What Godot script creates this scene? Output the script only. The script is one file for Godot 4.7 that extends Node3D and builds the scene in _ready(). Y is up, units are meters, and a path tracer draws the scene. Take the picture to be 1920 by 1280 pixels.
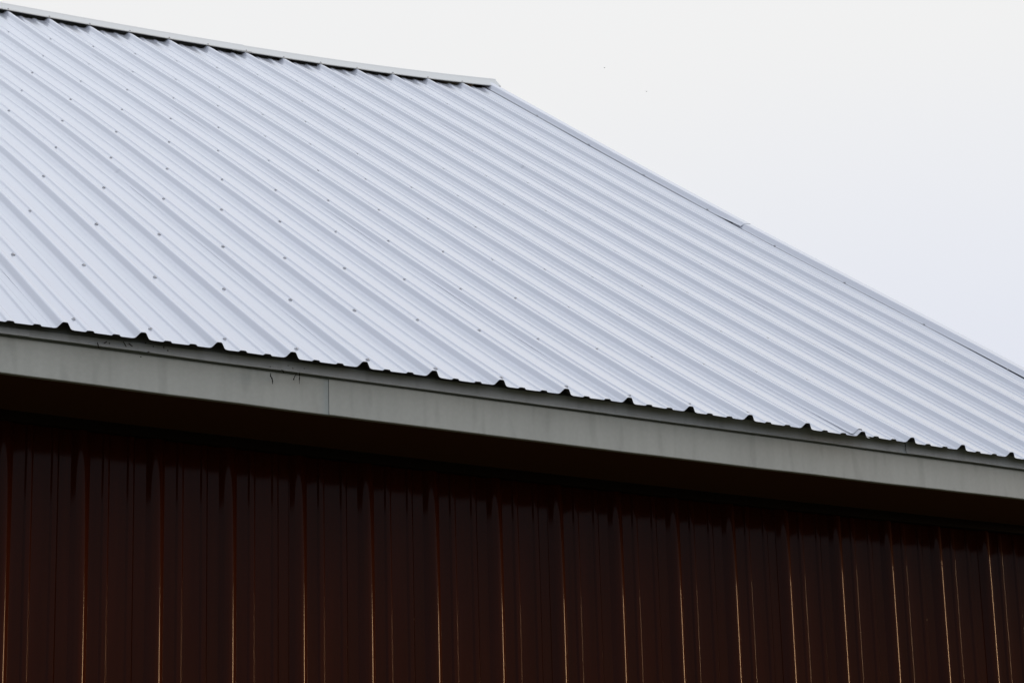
extends Node3D
# A dark brown steel barn under a bright overcast sky, seen from the yard: the white ribbed roof, its ridge cap and rake trim, the light grey eave fascia, the soffit and the ribbed wall.
# Units are metres; x runs along the eave, y up, -z away from the viewer. EAVE is the height of the eave above the ground.

const PITCH := 0.2286          # nine inches between the big ribs of the roofing
const EAVE := 3.30
const SLOPE := 0.54948         # roof pitch in radians
const RIDGE_S := 6.375         # slope length from the eave to the ridge
const RAKE := 19.77            # where the roofing ends, in ribs
const ROWS := [0.1018, 0.7016, 1.2944, 1.908, 2.51, 3.1456, 3.7631, 4.3752, 4.9789, 5.6148]   # screw rows over the purlins
# The old frame has moved: height of the roofing above its mean plane as a small polynomial along the eave (a) and the slope (b).
const SAG_A := [0, 0, 0, 1, 1, 1, 1, 1, 2, 2, 2, 2, 3, 3, 3]
const SAG_B := [2, 3, 4, 0, 1, 2, 3, 4, 0, 1, 2, 3, 0, 1, 2]
const SAG := [-0.01758, -0.01774, 0.02194, -0.06819, 0.0725, 0.09944, -0.03591, -0.04844, 0.02603, -0.05948, -0.01798, 0.0845, 0.03529, 0.01563, -0.01973]
const DRIFT_A := [2, 2, 2, 3, 3, 3, 0, 1]
const DRIFT_B := [0, 1, 2, 0, 1, 2, 2, 2]
const DRIFT := [0.02594, 0.04094, -0.01932, -0.02811, 0.01198, -0.02427, 0.00263, -0.02372]

var rng := RandomNumberGenerator.new()
var soft := FastNoiseLite.new()
var taken := {}
var m_roof: StandardMaterial3D
var m_cap: StandardMaterial3D
var m_fascia: StandardMaterial3D
var m_trim: StandardMaterial3D
var m_wall: StandardMaterial3D
var m_soffit: StandardMaterial3D
var m_wood: StandardMaterial3D
var m_screw: StandardMaterial3D
var m_rubber: StandardMaterial3D
var m_backer: StandardMaterial3D
var m_dirt: StandardMaterial3D
var screw_mesh: ArrayMesh


func _ready() -> void:
	rng.seed = 7
	soft.seed = 3
	soft.frequency = 1.0
	soft.fractal_octaves = 2
	# ---------- camera ----------
	var cam := Camera3D.new()
	cam.name = "camera"
	cam.projection = Camera3D.PROJECTION_PERSPECTIVE
	cam.fov = 16.8215
	cam.near = 0.05
	cam.far = 4000.0
	add_child(cam)
	cam.transform = Transform3D(Basis(Vector3(0.858768, -0.026351, 0.511686), Vector3(-0.107711, 0.967075, 0.230575), Vector3(-0.500915, -0.253124, 0.827655)).orthonormalized(), Vector3(-1.99826, -1.55959 + EAVE, 5.6734))
	cam.current = true
	# ---------- sky, sun, exposure ----------
	var env := Environment.new()
	env.background_mode = Environment.BG_SKY
	env.background_energy_multiplier = 1.0
	env.tonemap_mode = Environment.TONE_MAPPER_LINEAR
	env.tonemap_exposure = 1.0
	env.sdfgi_enabled = true
	env.ssao_enabled = true
	env.ssil_enabled = true
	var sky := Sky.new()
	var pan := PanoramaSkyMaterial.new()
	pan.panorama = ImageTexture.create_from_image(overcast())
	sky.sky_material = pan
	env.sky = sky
	var we := WorldEnvironment.new()
	we.name = "environment"
	we.environment = env
	add_child(we)
	var sun := DirectionalLight3D.new()
	sun.name = "sun"
	sun.light_color = Color(1.0, 0.80, 0.60)
	sun.light_energy = 0.5
	sun.light_angular_distance = 10.0
	sun.shadow_enabled = true
	add_child(sun)
	var az := deg_to_rad(83.0)
	var el := deg_to_rad(4.3)
	var to_sun := Vector3(sin(az) * cos(el), sin(el), cos(az) * cos(el))
	sun.look_at_from_position(to_sun * 50.0, Vector3.ZERO, Vector3.UP)
	# ---------- materials ----------
	make_materials()
	# ---------- ground ----------
	var g := PlaneMesh.new()
	g.size = Vector2(3000, 3000)
	var ground := MeshInstance3D.new()
	ground.name = "ground"
	ground.mesh = g
	var gm := StandardMaterial3D.new()
	gm.albedo_texture = noise_picture(512, func(u: float, v: float) -> Color:
		var n := soft.get_noise_2d(u * 9.0, v * 9.0) * 0.5 + soft.get_noise_2d(u * 60.0, v * 60.0) * 0.5
		return Color(0.085 + 0.04 * n, 0.080 + 0.035 * n, 0.045 + 0.02 * n).linear_to_srgb())
	gm.uv1_scale = Vector3(700, 700, 1)
	gm.roughness = 1.0
	gm.metallic_specular = 0.2
	ground.material_override = gm
	ground.set_meta("kind", "structure")
	ground.set_meta("label", "dark grassy yard around the brown barn, below the view")
	add_child(ground)
	# ---------- the barn ----------
	var barn := Node3D.new()
	barn.name = "barn"
	add_child(barn)
	barn.set_meta("label", "dark brown steel barn with white ribbed metal roof and light grey eave fascia")
	barn.set_meta("category", "barn")
	build_roof(barn)
	build_eave(barn)
	build_walls(barn)
	# ---------- small things ----------
	build_debris()
	build_birds()


# ======================================================== helpers
func numbered(base: String, under: Node) -> String:
	var key := str(under.get_instance_id()) + base
	var n: int = taken.get(key, 0)
	taken[key] = n + 1
	return base if n == 0 else "%s_%03d" % [base, n]


func sag(i: float, s: float) -> float:
	var u := clampf((i - 9.0) / 11.0, -1.15, 1.15)
	var v := (s - 3.1) / 3.1
	var h := 0.0
	for k in SAG.size():
		h += SAG[k] * pow(u, SAG_A[k]) * pow(v, SAG_B[k])
	return h


func drift(i: float, s: float) -> float:
	var u := clampf((i - 9.0) / 11.0, -1.15, 1.15)
	var v := (s - 3.1) / 3.1
	var x := 0.0
	for k in DRIFT.size():
		x += DRIFT[k] * pow(u, DRIFT_A[k]) * pow(v, DRIFT_B[k])
	return x


func on_roof(i: float, s: float, h: float) -> Vector3:      # rib number, metres up the slope, height over the sheet's flat
	var a := h + sag(i, s)
	return Vector3(i * PITCH + drift(i, s), EAVE + s * sin(SLOPE) + a * cos(SLOPE), -s * cos(SLOPE) + a * sin(SLOPE))


func eave_z(x: float) -> float:                             # the front of the building is not quite square to x
	return 0.012 - 0.0125 * x


func joint_y(x: float) -> float:
	return EAVE + 0.0223 - 0.01479 * x - 0.00046 * x * x


func bottom_y(x: float) -> float:
	return EAVE - 0.0797 - 0.02309 * x + 0.00203 * x * x


class Sheet:
	var v := PackedVector3Array()
	var n := PackedVector3Array()
	var t := PackedVector2Array()
	var c := PackedInt32Array()

	# rows of points, all of one length; the normal is the cross of (next point) and (next row), turned by flip
	func grid(rows: Array, uvs: Array, flip := false) -> void:
		var base := v.size()
		var nr := rows.size()
		var nc: int = rows[0].size()
		for r in nr:
			for k in nc:
				var p: Vector3 = rows[r][k]
				var a: Vector3 = rows[r][mini(k + 1, nc - 1)] - rows[r][maxi(k - 1, 0)]
				var b: Vector3 = rows[mini(r + 1, nr - 1)][k] - rows[maxi(r - 1, 0)][k]
				var nn := a.cross(b).normalized()
				v.append(p)
				n.append(-nn if flip else nn)
				t.append(uvs[r][k])
		for r in nr - 1:
			for k in nc - 1:
				var q := base + r * nc + k
				if flip:
					c.append_array([q, q + 1, q + nc, q + 1, q + nc + 1, q + nc])
				else:
					c.append_array([q, q + nc, q + 1, q + 1, q + nc, q + nc + 1])

	func face(a: Vector3, b: Vector3, d: Vector3, e: Vector3, s := 1.0) -> void:   # a flat quad a-b-d-e, counter-clockwise seen from its front
		grid([[a, b], [e, d]], [[Vector2(a.x, a.y) * s, Vector2(b.x, b.y) * s], [Vector2(e.x, e.y) * s, Vector2(d.x, d.y) * s]])

	func box(lo: Vector3, hi: Vector3) -> void:
		var p := func(x: int, y: int, z: int) -> Vector3: return Vector3(hi.x if x else lo.x, hi.y if y else lo.y, hi.z if z else lo.z)
		face(p.call(0, 0, 1), p.call(1, 0, 1), p.call(1, 1, 1), p.call(0, 1, 1))
		face(p.call(1, 0, 0), p.call(0, 0, 0), p.call(0, 1, 0), p.call(1, 1, 0))
		face(p.call(1, 0, 1), p.call(1, 0, 0), p.call(1, 1, 0), p.call(1, 1, 1))
		face(p.call(0, 0, 0), p.call(0, 0, 1), p.call(0, 1, 1), p.call(0, 1, 0))
		face(p.call(0, 1, 1), p.call(1, 1, 1), p.call(1, 1, 0), p.call(0, 1, 0))
		face(p.call(0, 0, 0), p.call(1, 0, 0), p.call(1, 0, 1), p.call(0, 0, 1))

	func into(mesh: ArrayMesh, mat: Material) -> ArrayMesh:
		var arr := []
		arr.resize(Mesh.ARRAY_MAX)
		arr[Mesh.ARRAY_VERTEX] = v
		arr[Mesh.ARRAY_NORMAL] = n
		arr[Mesh.ARRAY_TEX_UV] = t
		arr[Mesh.ARRAY_INDEX] = c
		mesh.add_surface_from_arrays(Mesh.PRIMITIVE_TRIANGLES, arr)
		mesh.surface_set_material(mesh.get_surface_count() - 1, mat)
		return mesh


func part(called: String, sheet: Sheet, mat: Material, parent: Node) -> MeshInstance3D:
	var o := MeshInstance3D.new()
	o.name = numbered(called, parent)
	o.mesh = sheet.into(ArrayMesh.new(), mat)
	parent.add_child(o, true)
	return o


func strip(lines: Array, thick := 0.0) -> Sheet:
	# lines: profiles (arrays of points) one after another along the strip; smooth along, faceted across
	var sh := Sheet.new()
	var nc: int = lines[0].size()
	for k in nc - 1:
		var rows := []
		var uvs := []
		for r in lines.size():
			var a: Vector3 = lines[r][k]
			var b: Vector3 = lines[r][k + 1]
			rows.append([a, b])
			uvs.append([Vector2(a.x, a.y + a.z), Vector2(b.x, b.y + b.z)])
		sh.grid(rows, uvs)
	if thick > 0.0:
		for e in [0, lines.size() - 1]:     # a closing edge at both ends
			var l: Array = lines[e]
			var other: Array = lines[1] if e == 0 else lines[e - 1]
			for k in nc - 1:
				var d: Vector3 = (l[k + 1] - l[k]).cross(other[k] - l[k]).normalized() * thick * (-1.0 if e == 0 else 1.0)
				sh.grid([[l[k], l[k + 1]], [l[k] + d, l[k + 1] + d]], [[Vector2.ZERO, Vector2.ZERO], [Vector2.ZERO, Vector2.ZERO]])
	return sh


# ======================================================== pictures and materials
func noise_picture(size: int, f: Callable) -> ImageTexture:
	var im := Image.create(size, size, true, Image.FORMAT_RGB8)
	for y in size:
		for x in size:
			im.set_pixel(x, y, f.call(float(x) / size, float(y) / size))
	im.generate_mipmaps()
	return ImageTexture.create_from_image(im)


func overcast() -> Image:                                   # cloud cover, brighter overhead, bluer low down, with an added warm sun-side horizon
	var w := 512
	var h := 256
	var im := Image.create(w, h, false, Image.FORMAT_RGBF)
	var n := FastNoiseLite.new()
	n.seed = 11
	n.frequency = 1.1
	n.fractal_octaves = 4
	for y in h:
		var up := (0.5 - (y + 0.5) / h) * PI
		for x in w:
			var a := ((x + 0.5) / w - 0.5) * TAU
			var d := Vector3(-sin(a) * cos(up), sin(up), cos(a) * cos(up))
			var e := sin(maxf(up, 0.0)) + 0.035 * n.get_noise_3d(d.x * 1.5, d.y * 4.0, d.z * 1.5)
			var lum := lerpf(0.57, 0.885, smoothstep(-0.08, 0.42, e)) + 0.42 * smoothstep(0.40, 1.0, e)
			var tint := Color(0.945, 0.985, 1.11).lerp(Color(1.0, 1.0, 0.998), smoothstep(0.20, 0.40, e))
			# unseen sky shaped for reflections: warm low on the sun side, brighter high up
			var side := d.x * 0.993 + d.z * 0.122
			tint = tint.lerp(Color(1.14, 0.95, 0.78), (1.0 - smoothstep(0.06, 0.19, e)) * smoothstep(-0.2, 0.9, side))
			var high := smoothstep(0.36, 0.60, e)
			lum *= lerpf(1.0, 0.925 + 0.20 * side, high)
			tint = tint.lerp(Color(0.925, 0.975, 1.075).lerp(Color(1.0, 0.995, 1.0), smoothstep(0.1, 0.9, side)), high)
			im.set_pixel(x, y, Color(lum * tint.r, lum * tint.g, lum * tint.b))
	return im


func plain(c: Color, rough: float, spec := 0.5) -> StandardMaterial3D:
	var m := StandardMaterial3D.new()
	m.albedo_color = c.linear_to_srgb()
	m.roughness = rough
	m.metallic_specular = spec
	return m


func make_materials() -> void:
	m_roof = plain(Color(1, 1, 1), 0.18, 0.72)
	m_roof.albedo_texture = noise_picture(1024, func(u: float, v: float) -> Color:
		var x := u * 8.0
		var s := v * 8.0
		var a := 1.0 + 0.018 * soft.get_noise_2d(x * 1.3, s * 0.6) + 0.014 * soft.get_noise_2d(x * 45.0 + 30.0, s * 1.7) + 0.003 * soft.get_noise_2d(x * 20.0, s * 20.0)
		return Color(0.500 * a, 0.527 * a, 0.598 * a).linear_to_srgb())
	m_roof.clearcoat_enabled = true
	m_roof.clearcoat = 0.45
	m_roof.clearcoat_roughness = 0.2
	m_roof.uv1_scale = Vector3(0.125, 0.125, 1)
	m_cap = plain(Color(0.60, 0.62, 0.615), 0.45, 0.4)
	var streaks := noise_picture(1024, func(u: float, v: float) -> Color:
		var x := u * 4.0
		var y := v * 4.0
		var a := 1.0 + 0.06 * soft.get_noise_2d(x * 2.2, y * 0.7) + 0.05 * soft.get_noise_2d(x * 22.0, y * 2.0 + 9.0) + 0.04 * soft.get_noise_2d(x * 60.0, y * 60.0)
		var grime := smoothstep(0.25, 0.6, soft.get_noise_2d(x * 16.0 + 50.0, y * 3.0)) * 0.10
		a -= grime
		return Color(a * 0.83, a * 0.845, a * 0.82).linear_to_srgb())
	m_fascia = plain(Color(0.475, 0.505, 0.512), 0.55, 0.35)
	m_fascia.albedo_texture = streaks
	m_fascia.uv1_scale = Vector3(0.25, 0.25, 1)
	m_trim = plain(Color(0.47, 0.50, 0.54), 0.5, 0.35)
	m_trim.albedo_texture = streaks
	m_trim.uv1_scale = Vector3(0.25, 0.25, 1)
	m_trim.uv1_offset = Vector3(0.37, 0.21, 0)
	m_wall = plain(Color(1, 1, 1), 0.55, 0.06)
	m_wall.clearcoat_enabled = true
	m_wall.clearcoat = 0.125
	m_wall.clearcoat_roughness = 0.085
	m_wall.albedo_texture = noise_picture(512, func(u: float, v: float) -> Color:
		var x := u * 4.0
		var y := v * 4.0
		var a := 1.0 + 0.12 * soft.get_noise_2d(x * 3.0, y * 0.8) + 0.12 * soft.get_noise_2d(x * 35.0, y * 1.5)
		return Color(0.0320 * a, 0.0054 * a, 0.0010 * a).linear_to_srgb())
	m_wall.uv1_scale = Vector3(0.25, 0.25, 1)
	m_soffit = plain(Color(0.085, 0.038, 0.017), 0.5, 0.25)
	m_wood = plain(Color(0.045, 0.032, 0.022), 0.9, 0.2)
	m_screw = plain(Color(0.52, 0.54, 0.58), 0.55, 0.4)
	m_backer = plain(Color(0.06, 0.06, 0.058), 0.6, 0.3)
	m_rubber = plain(Color(0.42, 0.425, 0.44), 0.7, 0.3)
	m_dirt = plain(Color(0.012, 0.009, 0.007), 0.95, 0.1)
	screw_mesh = make_screw()


# ======================================================== roofing
func rib_profile() -> Array:                                # one pitch of ribbed sheet, starting at the middle of a big rib: [x, height]
	var big := [[0.0, 0.0193], [0.0042, 0.0192], [0.0066, 0.0187], [0.0084, 0.0176], [0.0098, 0.0160], [0.0178, 0.0050], [0.0200, 0.0028], [0.0225, 0.0014], [0.0260, 0.0005], [0.0310, 0.0]]
	var out := []
	for p in big:
		out.append(p)
	for third in [1.0 / 3.0, 2.0 / 3.0]:
		var m: float = PITCH * third
		for p in [[-0.030, 0.0], [-0.0150, 0.0], [-0.0125, 0.0005], [-0.0092, 0.0038], [-0.0074, 0.0045], [0.0, 0.0047], [0.0074, 0.0045], [0.0092, 0.0038], [0.0125, 0.0005], [0.0150, 0.0]]:
			out.append([m + p[0], p[1]])
	for k in range(big.size() - 1, 0, -1):
		out.append([PITCH - big[k][0], big[k][1]])
	return out


func panel_profile(ribs: int, first_over: bool, tail: float) -> Array:   # [x in metres from the first rib, height, lift of the lapping edge]
	var one := rib_profile()
	var out := []
	var half := []
	for p in one:
		if p[0] < 0.032:
			half.append(p)
	out.append([-0.0330, 0.0])                         # the lapping edge ends at the left foot of its first rib
	for k in range(half.size() - 1, 0, -1):
		out.append([-half[k][0], half[k][1]])
	for r in ribs:
		for p in one:
			out.append([r * PITCH + p[0], p[1]])
	for p in half:
		out.append([ribs * PITCH + p[0], p[1]])
	out.append([ribs * PITCH + tail, 0.0])
	for p in out:
		var lift := 0.0
		if first_over:
			lift = 1.0 - smoothstep(0.012, 0.055, p[0])
		p.append(lift)
	return out


func ribbed_roof(first: int, ribs: int, s0: float, s1: float, cut: float, back := false, skew := 0.0, backer: Sheet = null) -> Sheet:
	var sh := Sheet.new()
	var prof := panel_profile(ribs, true, 0.036)
	var rows := []
	var under := []
	var uvs := []
	var steps := 44
	for r in steps + 1:
		var s := lerpf(s0, s1, float(r) / steps)
		if r == 1:
			s = s0 + 0.02
		var line := []
		var low := []
		var uv := []
		for p in prof:
			var i: float = first + p[0] / PITCH
			if i > cut:
				i = cut
			var wave: float = 0.0010 * soft.get_noise_2d(i * 1.4, s * 1.1) + 0.0003 * soft.get_noise_2d(i * 3.0, s * 1.6)
			var gape := 0.0004 + (0.0003 if first == 12 else 0.0007) * clampf(soft.get_noise_2d(first * 3.1, s * 1.6) * 2.0, -0.6, 1.0) + (0.0028 * maxf(0.0, 1.0 - s / 0.08) if first == 12 and not back else 0.0)
			var lip: float = p[2] * gape
			var sx := s + skew * clampf(p[0] / (4.0 * PITCH), 0.0, 1.0) * (1.0 - float(r) / steps)
			line.append(on_roof(i, sx, p[1] + lip + wave))
			low.append(on_roof(i, sx, p[1] + lip + wave - 0.0007))
			uv.append(Vector2(i * PITCH + 3.7 + first * 0.31, s))
		rows.append(line)
		under.append(low)
		uvs.append(uv)
	if back:
		for set in [rows, under]:
			for l in set:
				for k in l.size():
					l[k] = behind(l[k])
	sh.grid(rows, uvs, back)
	backer.grid(under, uvs, not back)
	sh.grid([under[0], rows[0]], [uvs[0], uvs[0]], back)
	# the side edge of the lapping sheet
	var edge := []
	var edge_low := []
	var eu := []
	for r in rows.size():
		edge.append(rows[r][0])
		edge_low.append(under[r][0])
		eu.append(uvs[r][0])
	sh.grid([edge_low, edge], [eu, eu], not back)
	return sh


func behind(p: Vector3) -> Vector3:                         # mirror a point to the other slope
	var z0 := -RIDGE_S * cos(SLOPE)
	return Vector3(p.x, p.y, 2.0 * z0 - p.z)


func make_screw() -> ArrayMesh:
	var mesh := ArrayMesh.new()
	var w := Sheet.new()
	var ring := func(r: float, h: float, n: int) -> Array:
		var l := []
		for k in n + 1:
			var a := TAU * k / n
			l.append(Vector3(r * cos(a), h, -r * sin(a)))
		return l
	var flat := []
	for k in 13:
		flat.append(Vector2.ZERO)
	w.grid([ring.call(0.0070, -0.0006, 12), ring.call(0.0074, 0.0012, 12), ring.call(0.0068, 0.0020, 12)], [flat, flat, flat])
	w.into(mesh, m_rubber)
	var hd := Sheet.new()
	hd.grid([ring.call(0.0068, 0.0020, 12), ring.call(0.0063, 0.0028, 12), ring.call(0.0040, 0.0032, 12)], [flat, flat, flat])
	var six := flat.slice(0, 7)
	hd.grid([ring.call(0.0041, 0.0030, 6), ring.call(0.0039, 0.0054, 6)], [six, six])
	hd.grid([ring.call(0.0039, 0.0054, 6), ring.call(0.0004, 0.0057, 6)], [six, six])
	hd.into(mesh, m_screw)
	return mesh


func drive(parent: Node, i: float, s: float, h: float) -> void:
	var o := MeshInstance3D.new()
	o.name = numbered("screw", parent)
	o.mesh = screw_mesh
	var y := Vector3(rng.randf_range(-0.10, 0.10), cos(SLOPE), sin(SLOPE) + rng.randf_range(-0.10, 0.10)).normalized()
	var x := Vector3.RIGHT.rotated(y, rng.randf() * TAU)
	x = (x - y * x.dot(y)).normalized()
	o.transform = Transform3D(Basis(x, y, x.cross(y)).scaled_local(Vector3.ONE * lerpf(0.88, 0.66, clampf(s / 5.0, 0.0, 1.0))), on_roof(i, s, h))
	parent.add_child(o, true)


func build_roof(barn: Node3D) -> void:
	var top := 6.236
	for k in range(-4, 5):
		var first := k * 4
		var s0 := 0.004 if first == 12 else rng.randf_range(-0.002, 0.002)
		var inner := Sheet.new()
		var p := part("roof_panel", ribbed_roof(first, 4, s0, top, RAKE + 0.2, false, -0.014 if first == 8 else 0.0, inner), m_roof, barn)
		inner.into(p.mesh, m_backer)
		if first == 12:
			p.set_meta("label", "roof panel whose lower lapped corner is lifted at the eave")
		for r in 4:
			var rib := first + r
			if rib < -2 or rib > 19:
				continue
			for s in ROWS:
				var i := rib + 0.268 + rng.randf_range(-0.02, 0.02)
				if i > RAKE - 0.3:
					continue
				drive(p, i, s + rng.randf_range(-0.010, 0.010), 0.0005)
	for k in range(-4, 5):
		var inner := Sheet.new()
		var p := part("back_roof_panel", ribbed_roof(k * 4, 4, 0.0, top, RAKE + 0.2, true, 0.0, inner), m_roof, barn)
		inner.into(p.mesh, m_backer)
	# purlin and ridge beam that close the rib hollows from inside
	for s in [0.16, 6.10]:
		var lines := []
		for j in 25:
			var i := -16.0 + 35.9 * j / 24.0
			lines.append([on_roof(i, s - 0.045, -0.040), on_roof(i, s - 0.045, -0.002), on_roof(i, s + 0.045, -0.002), on_roof(i, s + 0.045, -0.040)])
		part("purlin", strip(lines), m_wood, barn)
	build_cap(barn)
	build_rake(barn)


func build_cap(barn: Node3D) -> void:
	# ridge cap in lapped lengths: hemmed lower edge standing on the big ribs, flat leaf, rounded top, and the same behind
	var ends := [-16.2, -3.2, 13.2 - 0.06, 20.12]
	for j in 3:
		var a: float = ends[j] - (0.5 if j > 0 else 0.0)
		var b: float = ends[j + 1]
		var up := 0.0026 * (2 - j)
		var lines := []
		var n := 24
		for r in n + 1:
			var i := lerpf(a, b, float(r) / n)
			var out := 0.17 * pow(float(r) / n, 12.0) / 0.155 if j == 2 else 0.0
			var w := 0.0012 * soft.get_noise_2d(i * 1.1, 40.0 + j)
			var front := [on_roof(i + out * (6.232 - 6.22), 6.232, 0.0205 + up + w), on_roof(i + out * (6.220 - 6.22), 6.220, 0.0200 + up + w), on_roof(i + out * (6.2185 - 6.22), 6.2185, 0.0215 + up + w), on_roof(i + out * (6.2195 - 6.22), 6.2195, 0.0245 + up + w), on_roof(i + out * (6.224 - 6.22), 6.224, 0.0262 + up + w), on_roof(i + out * (6.29 - 6.22), 6.29, 0.0285 + up + w), on_roof(i + out * (6.338 - 6.22), 6.338, 0.0315 + up), on_roof(i + out * (6.352 - 6.22), 6.352, 0.0345 + up), on_roof(i + out * (6.364 - 6.22), 6.364, 0.0350 + up), on_roof(i + out * (6.375 - 6.22), 6.375, 0.0325 + up)]
			var back := []
			for k in range(front.size() - 2, -1, -1):
				back.append(behind(front[k]))
			lines.append(front + back)
		var sh := Sheet.new()
		var nc: int = lines[0].size()
		for k in nc - 1:
			var rows := []
			var uvs := []
			for l in lines:
				rows.append([l[k], l[k + 1]])
				uvs.append([Vector2(l[k].x, 0.1 * k), Vector2(l[k].x, 0.1 * k + 0.1)])
			sh.grid(rows, uvs)
		# a folded end
		for e in [0, lines.size() - 1]:
			for k in nc - 1:
				var d := Vector3(0, -0.002, 0)
				sh.grid([[lines[e][k], lines[e][k + 1]], [lines[e][k] + d, lines[e][k + 1] + d]], [[Vector2.ZERO, Vector2.ZERO], [Vector2.ZERO, Vector2.ZERO]], e == 0)
		var cap := part("ridge_cap", sh, m_cap, barn)
		# cap screws through the hem into every big rib
		for rib in range(maxi(5, int(ceil(a))), mini(int(floor(b)), 19) + 1):
			drive(cap, rib, 6.2275, 0.0272 + up)


func build_rake(barn: Node3D) -> void:
	# closing plate added under each end of the ridge cap to keep sunlight out
	for i in [19.93, -15.98]:
		var e := [on_roof(i, 6.00, -0.06), on_roof(i, 6.05, -0.005), on_roof(i, 6.223, 0.0185), on_roof(i, 6.30, 0.026), on_roof(i, 6.365, 0.031)]
		var other := []
		for p in e:
			other.append(behind(p))
		var plate := Sheet.new()
		var zz := [Vector2.ZERO, Vector2.ZERO, Vector2.ZERO, Vector2.ZERO, Vector2.ZERO]
		plate.grid([e, other], [zz, zz], i > 0.0)
		part("ridge_end", plate, m_wood, barn)
	# rake trim along the right edge in two lengths; the upper one laps over the lower one
	var spans := [[-0.01, 3.50], [3.43, 6.30]]
	for j in 2:
		var lines := []
		var n := 36
		for r in n + 1:
			var s := lerpf(spans[j][0], spans[j][1], float(r) / n)
			var up := 0.0016 * j
			# the foot gapes between its screws and at the lapped end
			var gap := 0.0002 + 0.0008 * absf(sin((s - 5.6028) * PI / 0.612)) * (0.6 + soft.get_noise_2d(s * 1.5, 5.0)) + 0.0046 * smoothstep(2.0, 0.9, s)
			if j == 1:
				gap += 0.007 * (1.0 - smoothstep(3.43, 3.66, s))
			var l := []
			for p in [[-0.004, 0.0020 + gap], [-0.0045, 0.0026 + gap], [0.0, 0.0032 + gap], [0.0035, 0.0058 + gap], [0.0160, 0.0225], [0.0175, 0.0242], [0.0195, 0.0252], [0.052, 0.0270], [0.0545, 0.0262], [0.0560, 0.0240], [0.0570, -0.110], [0.050, -0.113]]:
				l.append(on_roof(RAKE + p[0] / PITCH, s, p[1] + up))
			lines.append(l)
		var sh := Sheet.new()
		var nc: int = lines[0].size()
		for k in nc - 1:
			var rows := []
			var uvs := []
			for r in lines.size():
				var s := lerpf(spans[j][0], spans[j][1], float(r) / n)
				rows.append([lines[r][k], lines[r][k + 1]])
				uvs.append([Vector2(k * 0.02, s), Vector2(k * 0.02 + 0.02, s)])
			sh.grid(rows, uvs, true)
		var e: int = 0
		var ends := [[], []]
		for k in nc:
			ends[0].append(lines[e][k])
			ends[1].append(lines[e][k] - Vector3(0, 0.0022, 0))
		var zero := []
		for k in nc:
			zero.append(Vector2.ZERO)
		sh.grid(ends, [zero, zero])
		var t := part("rake_trim", sh, m_roof, barn)
		for s in [5.6028, 4.9938, 4.3889, 3.7428, 3.111, 2.5114, 1.8869, 1.2855, 0.68, 0.10]:
			if (j == 1) == (s > 3.45):
				drive(t, RAKE - 0.012, s, 0.0042 + 0.003 * j)


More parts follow.
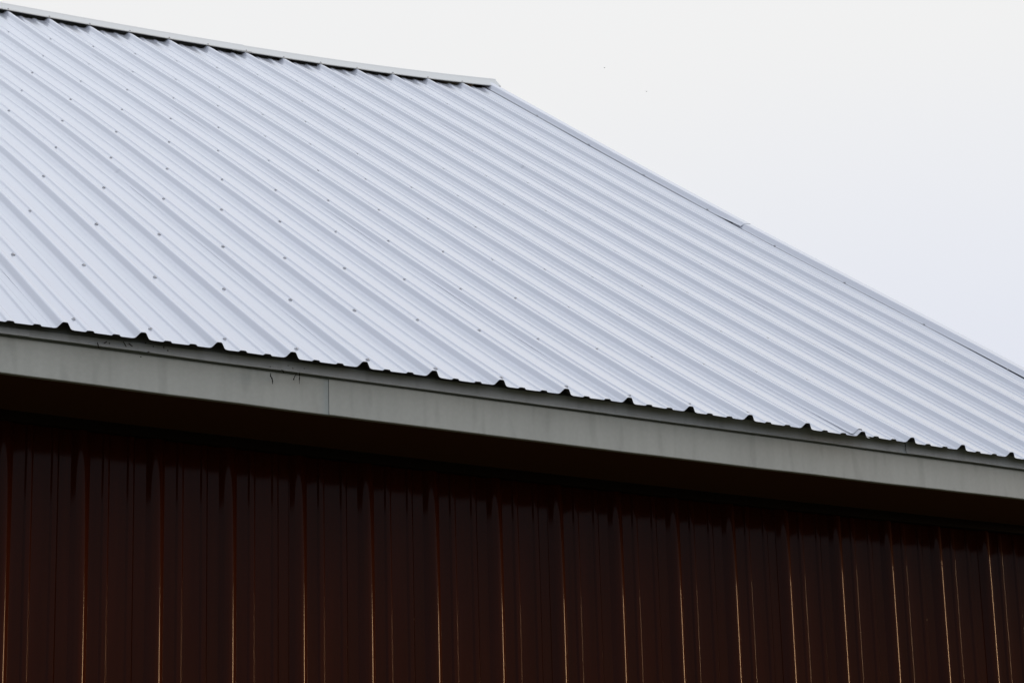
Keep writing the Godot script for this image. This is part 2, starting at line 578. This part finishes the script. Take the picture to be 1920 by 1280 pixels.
# ======================================================== eave: drip trim, fascia, soffit
func build_eave(barn: Node3D) -> void:
	var x0 := -3.75
	var x1 := 4.45
	# drip trim
	var cuts := [x0, -3.05, -0.047, 2.968, x1]
	for j in cuts.size() - 1:
		var lines := []
		var n := 30
		var a: float = cuts[j] - (0.0 if j == 0 else 0.0005)
		for r in n + 1:
			var x := lerpf(a, cuts[j + 1] - 0.0006, float(r) / n)
			var zf := -0.018 + eave_z(x) + 0.0030 * (j % 2) + 0.0010 * soft.get_noise_2d(x * 2.0, 70.0)
			var yj := joint_y(x) + 0.0012 * soft.get_noise_2d(x * 3.0, 80.0)
			var i := x / PITCH
			var s_top := -zf / cos(SLOPE)
			var roof := on_roof(i, s_top, -0.0035)
			lines.append([Vector3(x, yj + 0.010, zf - 0.0045), Vector3(x, yj + 0.0012, zf - 0.0015), Vector3(x, yj, zf + 0.0012), Vector3(x, yj + 0.0016, zf + 0.0022), Vector3(x, yj + 0.008, zf), Vector3(x, roof.y - 0.004, zf - 0.002), Vector3(x, roof.y + 0.0, zf - 0.006), on_roof(i, s_top + 0.09, -0.0032)])
		# faceted across, but turned so that the front face looks at the yard
		var sh := Sheet.new()
		for k in 7:
			var rows := []
			var uvs := []
			for l in lines:
				rows.append([l[k], l[k + 1]])
				uvs.append([Vector2(l[k].x, l[k].y), Vector2(l[k + 1].x, l[k + 1].y)])
			sh.grid(rows, uvs, true)
		part("eave_trim", sh, m_trim, barn)
	# fascia
	cuts = [x0, -2.20, 0.842, 3.89, x1]
	for j in cuts.size() - 1:
		var lines := []
		var n := 30
		var out := 0.0035 * j
		for r in n + 1:
			var x := lerpf(cuts[j], cuts[j + 1] + (0.03 if j < 3 else 0.0), float(r) / n)
			var zf := -0.0330 + out * 0.75 + eave_z(x) + 0.0016 * soft.get_noise_2d(x * 1.6, 20.0)
			var yb := bottom_y(x) + 0.0012 * soft.get_noise_2d(x * 2.3, 10.0)
			lines.append([Vector3(x, yb + 0.001, zf - 0.022), Vector3(x, yb - 0.0002, zf - 0.0016), Vector3(x, yb + 0.0016, zf), Vector3(x, lerpf(yb, joint_y(x), 0.5), zf - 0.0006), Vector3(x, joint_y(x) - 0.0040, zf - 0.001), Vector3(x, joint_y(x) - 0.0036, zf - 0.010), Vector3(x, joint_y(x) + 0.03, zf - 0.010)])
		var sh := Sheet.new()
		for k in 6:
			var rows := []
			var uvs := []
			for l in lines:
				rows.append([l[k], l[k + 1]])
				uvs.append([Vector2(l[k].x + 1.3 * j, l[k].y), Vector2(l[k + 1].x + 1.3 * j, l[k + 1].y)])
			sh.grid(rows, uvs, true)
		# cut end of the lapping piece, coloured dark for the shadow in the seam
		var l0: Array = lines[0]
		var cut_end := Sheet.new()
		for k in 4:
			var d := Vector3(0.0004, 0, -0.006)
			cut_end.grid([[l0[k], l0[k + 1]], [l0[k] + d, l0[k + 1] + d]], [[Vector2.ZERO, Vector2.ZERO], [Vector2.ZERO, Vector2.ZERO]])
		var fa := part("fascia", sh, m_fascia, barn)
		cut_end.into(fa.mesh, m_backer)
	# sub-fascia board of wood behind the metal
	var wl := []
	for r in 21:
		var x := lerpf(x0, x1, r / 20.0)
		var zf := -0.044 + eave_z(x)
		wl.append([Vector3(x, bottom_y(x) + 0.012, zf - 0.038), Vector3(x, bottom_y(x) + 0.012, zf), Vector3(x, joint_y(x) + 0.012, zf), Vector3(x, joint_y(x) + 0.012, zf - 0.038)])
	part("fascia_board", strip(wl), m_wood, barn)
	# near-black channel added where soffit meets wall, to deepen the dark band there
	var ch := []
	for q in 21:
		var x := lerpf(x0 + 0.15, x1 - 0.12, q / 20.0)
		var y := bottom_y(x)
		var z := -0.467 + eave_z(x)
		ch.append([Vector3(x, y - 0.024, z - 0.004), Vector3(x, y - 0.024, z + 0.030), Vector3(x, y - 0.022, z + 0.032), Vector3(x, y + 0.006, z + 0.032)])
	part("added_soffit_channel", strip(ch), plain(Color(0.012, 0.006, 0.003), 0.6, 0.2), barn)
	# soffit sheets
	cuts = [x0, -2.0, 0.45, 2.9, x1]
	for j in cuts.size() - 1:
		var rows := []
		var uvs := []
		for r in 25:
			var x := lerpf(cuts[j], cuts[j + 1], r / 24.0)
			var l := []
			var u := []
			for c in 3:
				var z := lerpf(-0.046, -0.492, c / 2.0) + eave_z(x)
				l.append(Vector3(x, bottom_y(x) + 0.004 + 0.0008 * j, z))
				u.append(Vector2(x, z))
			rows.append(l)
			uvs.append(u)
		var sh := Sheet.new()
		sh.grid(rows, uvs)
		part("soffit", sh, m_soffit, barn)


# ======================================================== walls
func wall_profile(ribs: int) -> Array:
	# rounder corners than the roof sheet, shaped wide so ribs catch broader sun glints
	var big := [[0, 0.019], [0.00239, 0.01891], [0.00488, 0.01856], [0.00732, 0.01795], [0.00968, 0.01709], [0.01194, 0.01599], [0.01407, 0.01466], [0.01605, 0.01311], [0.01756, 0.01167], [0.02786, 0.001], [0.02856, 0.0003], [0.02916, 0.0]]
	var one := []
	for p in big:
		one.append(p)
	for third in [1.0 / 3.0, 2.0 / 3.0]:
		var m: float = PITCH * third
		for p in [[-0.032, 0.0], [-0.0128, 0.0], [-0.0118, 0.0005], [-0.0082, 0.0046], [-0.0068, 0.0056], [-0.0050, 0.0060], [0.0050, 0.0060], [0.0068, 0.0056], [0.0082, 0.0046], [0.0118, 0.0005], [0.0128, 0.0]]:
			one.append([m + p[0], p[1]])
	for k in range(big.size() - 1, 0, -1):
		one.append([PITCH - big[k][0], big[k][1]])
	var out := [[-0.0305, 0.0002]]
	for k in range(big.size() - 1, 0, -1):
		out.append([-big[k][0], big[k][1]])
	for r in ribs:
		for p in one:
			out.append([r * PITCH + p[0], p[1]])
	for p in big:
		out.append([ribs * PITCH + p[0], p[1]])
	out.append([ribs * PITCH + 0.034, 0.0])
	return out


func build_walls(barn: Node3D) -> void:
	var x_first := 0.0405
	var low := 0.18
	for k in range(-4, 5):
		var base := x_first + k * 4 * PITCH
		var rows := []
		var uvs := []
		var prof := wall_profile(4)
		for r in 25:
			var f := r / 24.0
			var l := []
			var u := []
			for p in prof:
				var x: float = base + p[0]
				if x > 4.38:
					x = 4.38
				var y := lerpf(low, bottom_y(x) + 0.03, f)
				var lap: float = 0.0014 * (1.0 - smoothstep(0.012, 0.05, p[0]))
				var wave := 0.0006 * soft.get_noise_2d(x * 5.0, y * 2.2) + 0.0009 * soft.get_noise_2d(x * 1.3 + 5.0, y * 0.9)
				l.append(Vector3(x, y, -0.467 + eave_z(x) + p[1] + lap + wave))
				u.append(Vector2(x + 0.7 * k, y))
			rows.append(l)
			uvs.append(u)
		var sh := Sheet.new()
		sh.grid(rows, uvs)
		part("wall_panel", sh, m_wall, barn)
	# gable ends and rear wall, ribbed the same way
	var z_front := -0.50
	var z_back := 2.0 * (-RIDGE_S * cos(SLOPE)) + 0.50
	for side in [[4.375, 1.0], [-3.62, -1.0]]:
		var x: float = side[0]
		var prof := wall_profile(4)
		var count := int(ceil((z_front - z_back) / (4.0 * PITCH)))
		for k in count:
			var rows := [[], [], []]
			var uvs := [[], [], []]
			for p in prof:
				var z: float = maxf(z_front - k * 4.0 * PITCH - p[0], z_back)
				var zz: float = minf(z, 0.0)
				var mid := -RIDGE_S * cos(SLOPE)
				var run: float = -zz if zz > mid else zz - 2.0 * mid
				var top: float = on_roof(clampf(x / PITCH, -16.0, 19.8), maxf(run, 0.0) / cos(SLOPE), -0.008).y
				for r in 3:
					var y := lerpf(low, top, r / 2.0)
					rows[r].append(Vector3(x + side[1] * p[1], y, zz))
					uvs[r].append(Vector2(zz, y))
			var sh := Sheet.new()
			sh.grid(rows, uvs, side[1] < 0.0)
			part("gable_panel", sh, m_wall, barn)
	for k in range(-4, 5):
		var base := x_first + k * 4 * PITCH
		var rows := [[], []]
		var uvs := [[], []]
		for p in wall_profile(4):
			var x: float = minf(base + p[0], 4.375)
			for r in 2:
				var y: float = low if r == 0 else EAVE + 0.2
				rows[r].append(Vector3(x, y, z_back - p[1]))
				uvs[r].append(Vector2(x, y))
		var sh := Sheet.new()
		sh.grid(rows, uvs, true)
		part("rear_panel", sh, m_wall, barn)
	var f := Sheet.new()
	f.box(Vector3(-3.63, -0.2, z_back - 0.02), Vector3(4.39, low + 0.02, z_front - 0.02))
	part("foundation", f, plain(Color(0.28, 0.27, 0.25), 0.9, 0.2), barn)


# ======================================================== dirt caught on the fascia, birds
func wisp(points: Array, r: float, blob: float, parent: Node3D, called: String, lift: float) -> void:
	var curve := Curve3D.new()
	var pts := []
	for p in points:
		pts.append(Vector3(p[0] - 0.007, EAVE - 0.0033 + p[1], -0.018 + eave_z(p[0]) + lift))
	for k in pts.size():
		var tan := Vector3.ZERO
		if k > 0 and k < pts.size() - 1:
			tan = (pts[k + 1] - pts[k - 1]) / 6.0
		curve.add_point(pts[k], -tan, tan)
	curve.bake_interval = 0.001
	var n := maxi(6, int(curve.get_baked_length() / 0.0015))
	var rows := []
	var uvs := []
	for k in n + 1:
		var f := float(k) / n
		var c := curve.sample_baked(f * curve.get_baked_length())
		var d := curve.sample_baked(minf(1.0, f + 0.05) * curve.get_baked_length()) - curve.sample_baked(maxf(0.0, f - 0.05) * curve.get_baked_length())
		d = d.normalized()
		var a := d.cross(Vector3.BACK).normalized()
		var b := a.cross(d)
		var rad := r * (0.35 + 0.65 * sin(PI * clampf(f * 0.86 + 0.09, 0.0, 1.0))) * (1.0 + 0.45 * soft.get_noise_2d(f * 5.0, points[0][0] * 90.0)) + blob * exp(-pow((f - 0.9) / 0.09, 2.0))
		if k == 0 or k == n:
			rad = 0.0001
		var l := []
		var u := []
		for j in 7:
			var t := TAU * j / 6.0
			l.append(c + (a * cos(t) + b * sin(t)) * rad)
			u.append(Vector2(f, j / 6.0))
		rows.append(l)
		uvs.append(u)
	var sh := Sheet.new()
	sh.grid(rows, uvs)
	part(called, sh, m_dirt, parent)


func build_debris() -> void:
	var left := Node3D.new()
	left.name = "dried_grass"
	add_child(left)
	left.set_meta("label", "scattered dark bits of dried grass stuck on the drip trim under the second full rib")
	left.set_meta("kind", "thing")
	left.set_meta("category", "dried grass")
	left.set_meta("group", "dried grass caught along the eave trim")
	for l in [[[0.1479, 0.0347], [0.1497, 0.0287], [0.1517, 0.0227], [0.1535, 0.0161]], [[0.166, 0.0349], [0.1705, 0.0348], [0.1755, 0.0403]], [[0.2207, 0.0442], [0.2266, 0.0374], [0.2313, 0.0292]], [[0.2368, 0.0423], [0.2434, 0.0368], [0.2499, 0.0332]], [[0.3386, 0.0451], [0.3393, 0.041], [0.34, 0.0377]], [[0.2907, 0.021], [0.295, 0.0232], [0.2991, 0.0246]]]:
		wisp(l, 0.0013, 0.0, left, "strand", 0.0035)
	for d in [[0.183, 0.0349], [0.2735, 0.0076], [0.2871, 0.0474], [0.3518, 0.034], [0.3093, 0.0405]]:
		wisp([[d[0] - 0.001, d[1] + 0.0016], [d[0], d[1]], [d[0] + 0.0008, d[1] - 0.0017]], 0.0016, 0.0, left, "speck", 0.0025)
	var right := Node3D.new()
	right.name = "dried_grass_001"
	add_child(right)
	right.set_meta("label", "dark wisps of dried grass hanging below the trim, just left of the fascia seam")
	right.set_meta("kind", "thing")
	right.set_meta("category", "dried grass")
	right.set_meta("group", "dried grass caught along the eave trim")
	wisp([[0.6616, 0.0047], [0.6612, -0.0043], [0.665, -0.0103], [0.6671, -0.0178], [0.6675, -0.0272]], 0.0018, 0.0, right, "strand", 0.001)
	wisp([[0.6926, 0.0162], [0.6995, 0.0127], [0.6992, 0.0075]], 0.0016, 0.0, right, "strand", 0.003)
	wisp([[0.7412, 0.0124], [0.7363, 0.0031], [0.7325, -0.0057], [0.7321, -0.009]], 0.0011, 0.0017, right, "strand", 0.002)
	wisp([[0.7506, 0.0175], [0.7502, 0.0026], [0.7497, -0.0078], [0.7494, -0.0189]], 0.0012, 0.0, right, "strand", 0.002)
	for d in [[0.7148, 0.0311], [0.7298, 0.0247], [0.7656, 0.0278], [0.6595, 0.0219]]:
		wisp([[d[0] - 0.0014, d[1] + 0.0006], [d[0], d[1]], [d[0] + 0.0012, d[1] - 0.0005]], 0.0013, 0.0, right, "speck", 0.0025)


func build_birds() -> void:
	var eye := Vector3(-1.99826, -1.55959 + EAVE, 5.6734)
	var m := plain(Color(0.10, 0.10, 0.11), 0.8, 0.2)
	var body := Sheet.new()
	var rows := []
	var uvs := []
	for k in 9:
		var f := k / 8.0
		var r := 0.028 * sin(PI * pow(f, 0.7)) + 0.001
		var l := []
		var u := []
		for j in 9:
			var t := TAU * j / 8.0
			l.append(Vector3(r * cos(t), r * sin(t), 0.10 - 0.20 * f))
			u.append(Vector2(f, j / 8.0))
		rows.append(l)
		uvs.append(u)
	body.grid(rows, uvs)
	var spots := [[Vector3(0.51857, 0.36385, -0.77376), 300.0, 0.5, "tiny dark bird high in the pale sky, the higher one of two"], [Vector3(0.53522, 0.35365, -0.76712), 340.0, 2.2, "tiny dark bird in the pale sky, the lower one of two"]]
	for s in spots:
		var b := Node3D.new()
		b.name = numbered("bird", self)
		add_child(b)
		b.position = eye + s[0] * s[1]
		b.rotation = Vector3(0.1, s[2], 0.25)
		b.set_meta("label", s[3])
		b.set_meta("category", "bird")
		b.set_meta("group", "birds far off in the sky")
		part("body", body, m, b)
		for side in [-1.0, 1.0]:
			var w := Sheet.new()
			var top := []
			var low := []
			for k in 5:
				var f := k / 4.0
				var c := Vector3(side * 0.20 * f, 0.05 * sin(f * 2.2), -0.02 * f * f)
				var chord := 0.05 * (1.0 - 0.75 * f)
				top.append([c + Vector3(0, 0.002, chord), c + Vector3(0, 0.006, 0), c + Vector3(0, 0.002, -chord)])
				low.append([c + Vector3(0, 0.0, chord), c + Vector3(0, -0.002, 0), c + Vector3(0, 0.0, -chord)])
			var flat := []
			for k in 5:
				flat.append([Vector2.ZERO, Vector2.ZERO, Vector2.ZERO])
			w.grid(top, flat, side > 0.0)
			w.grid(low, flat, side < 0.0)
			part("wing", w, m, b)
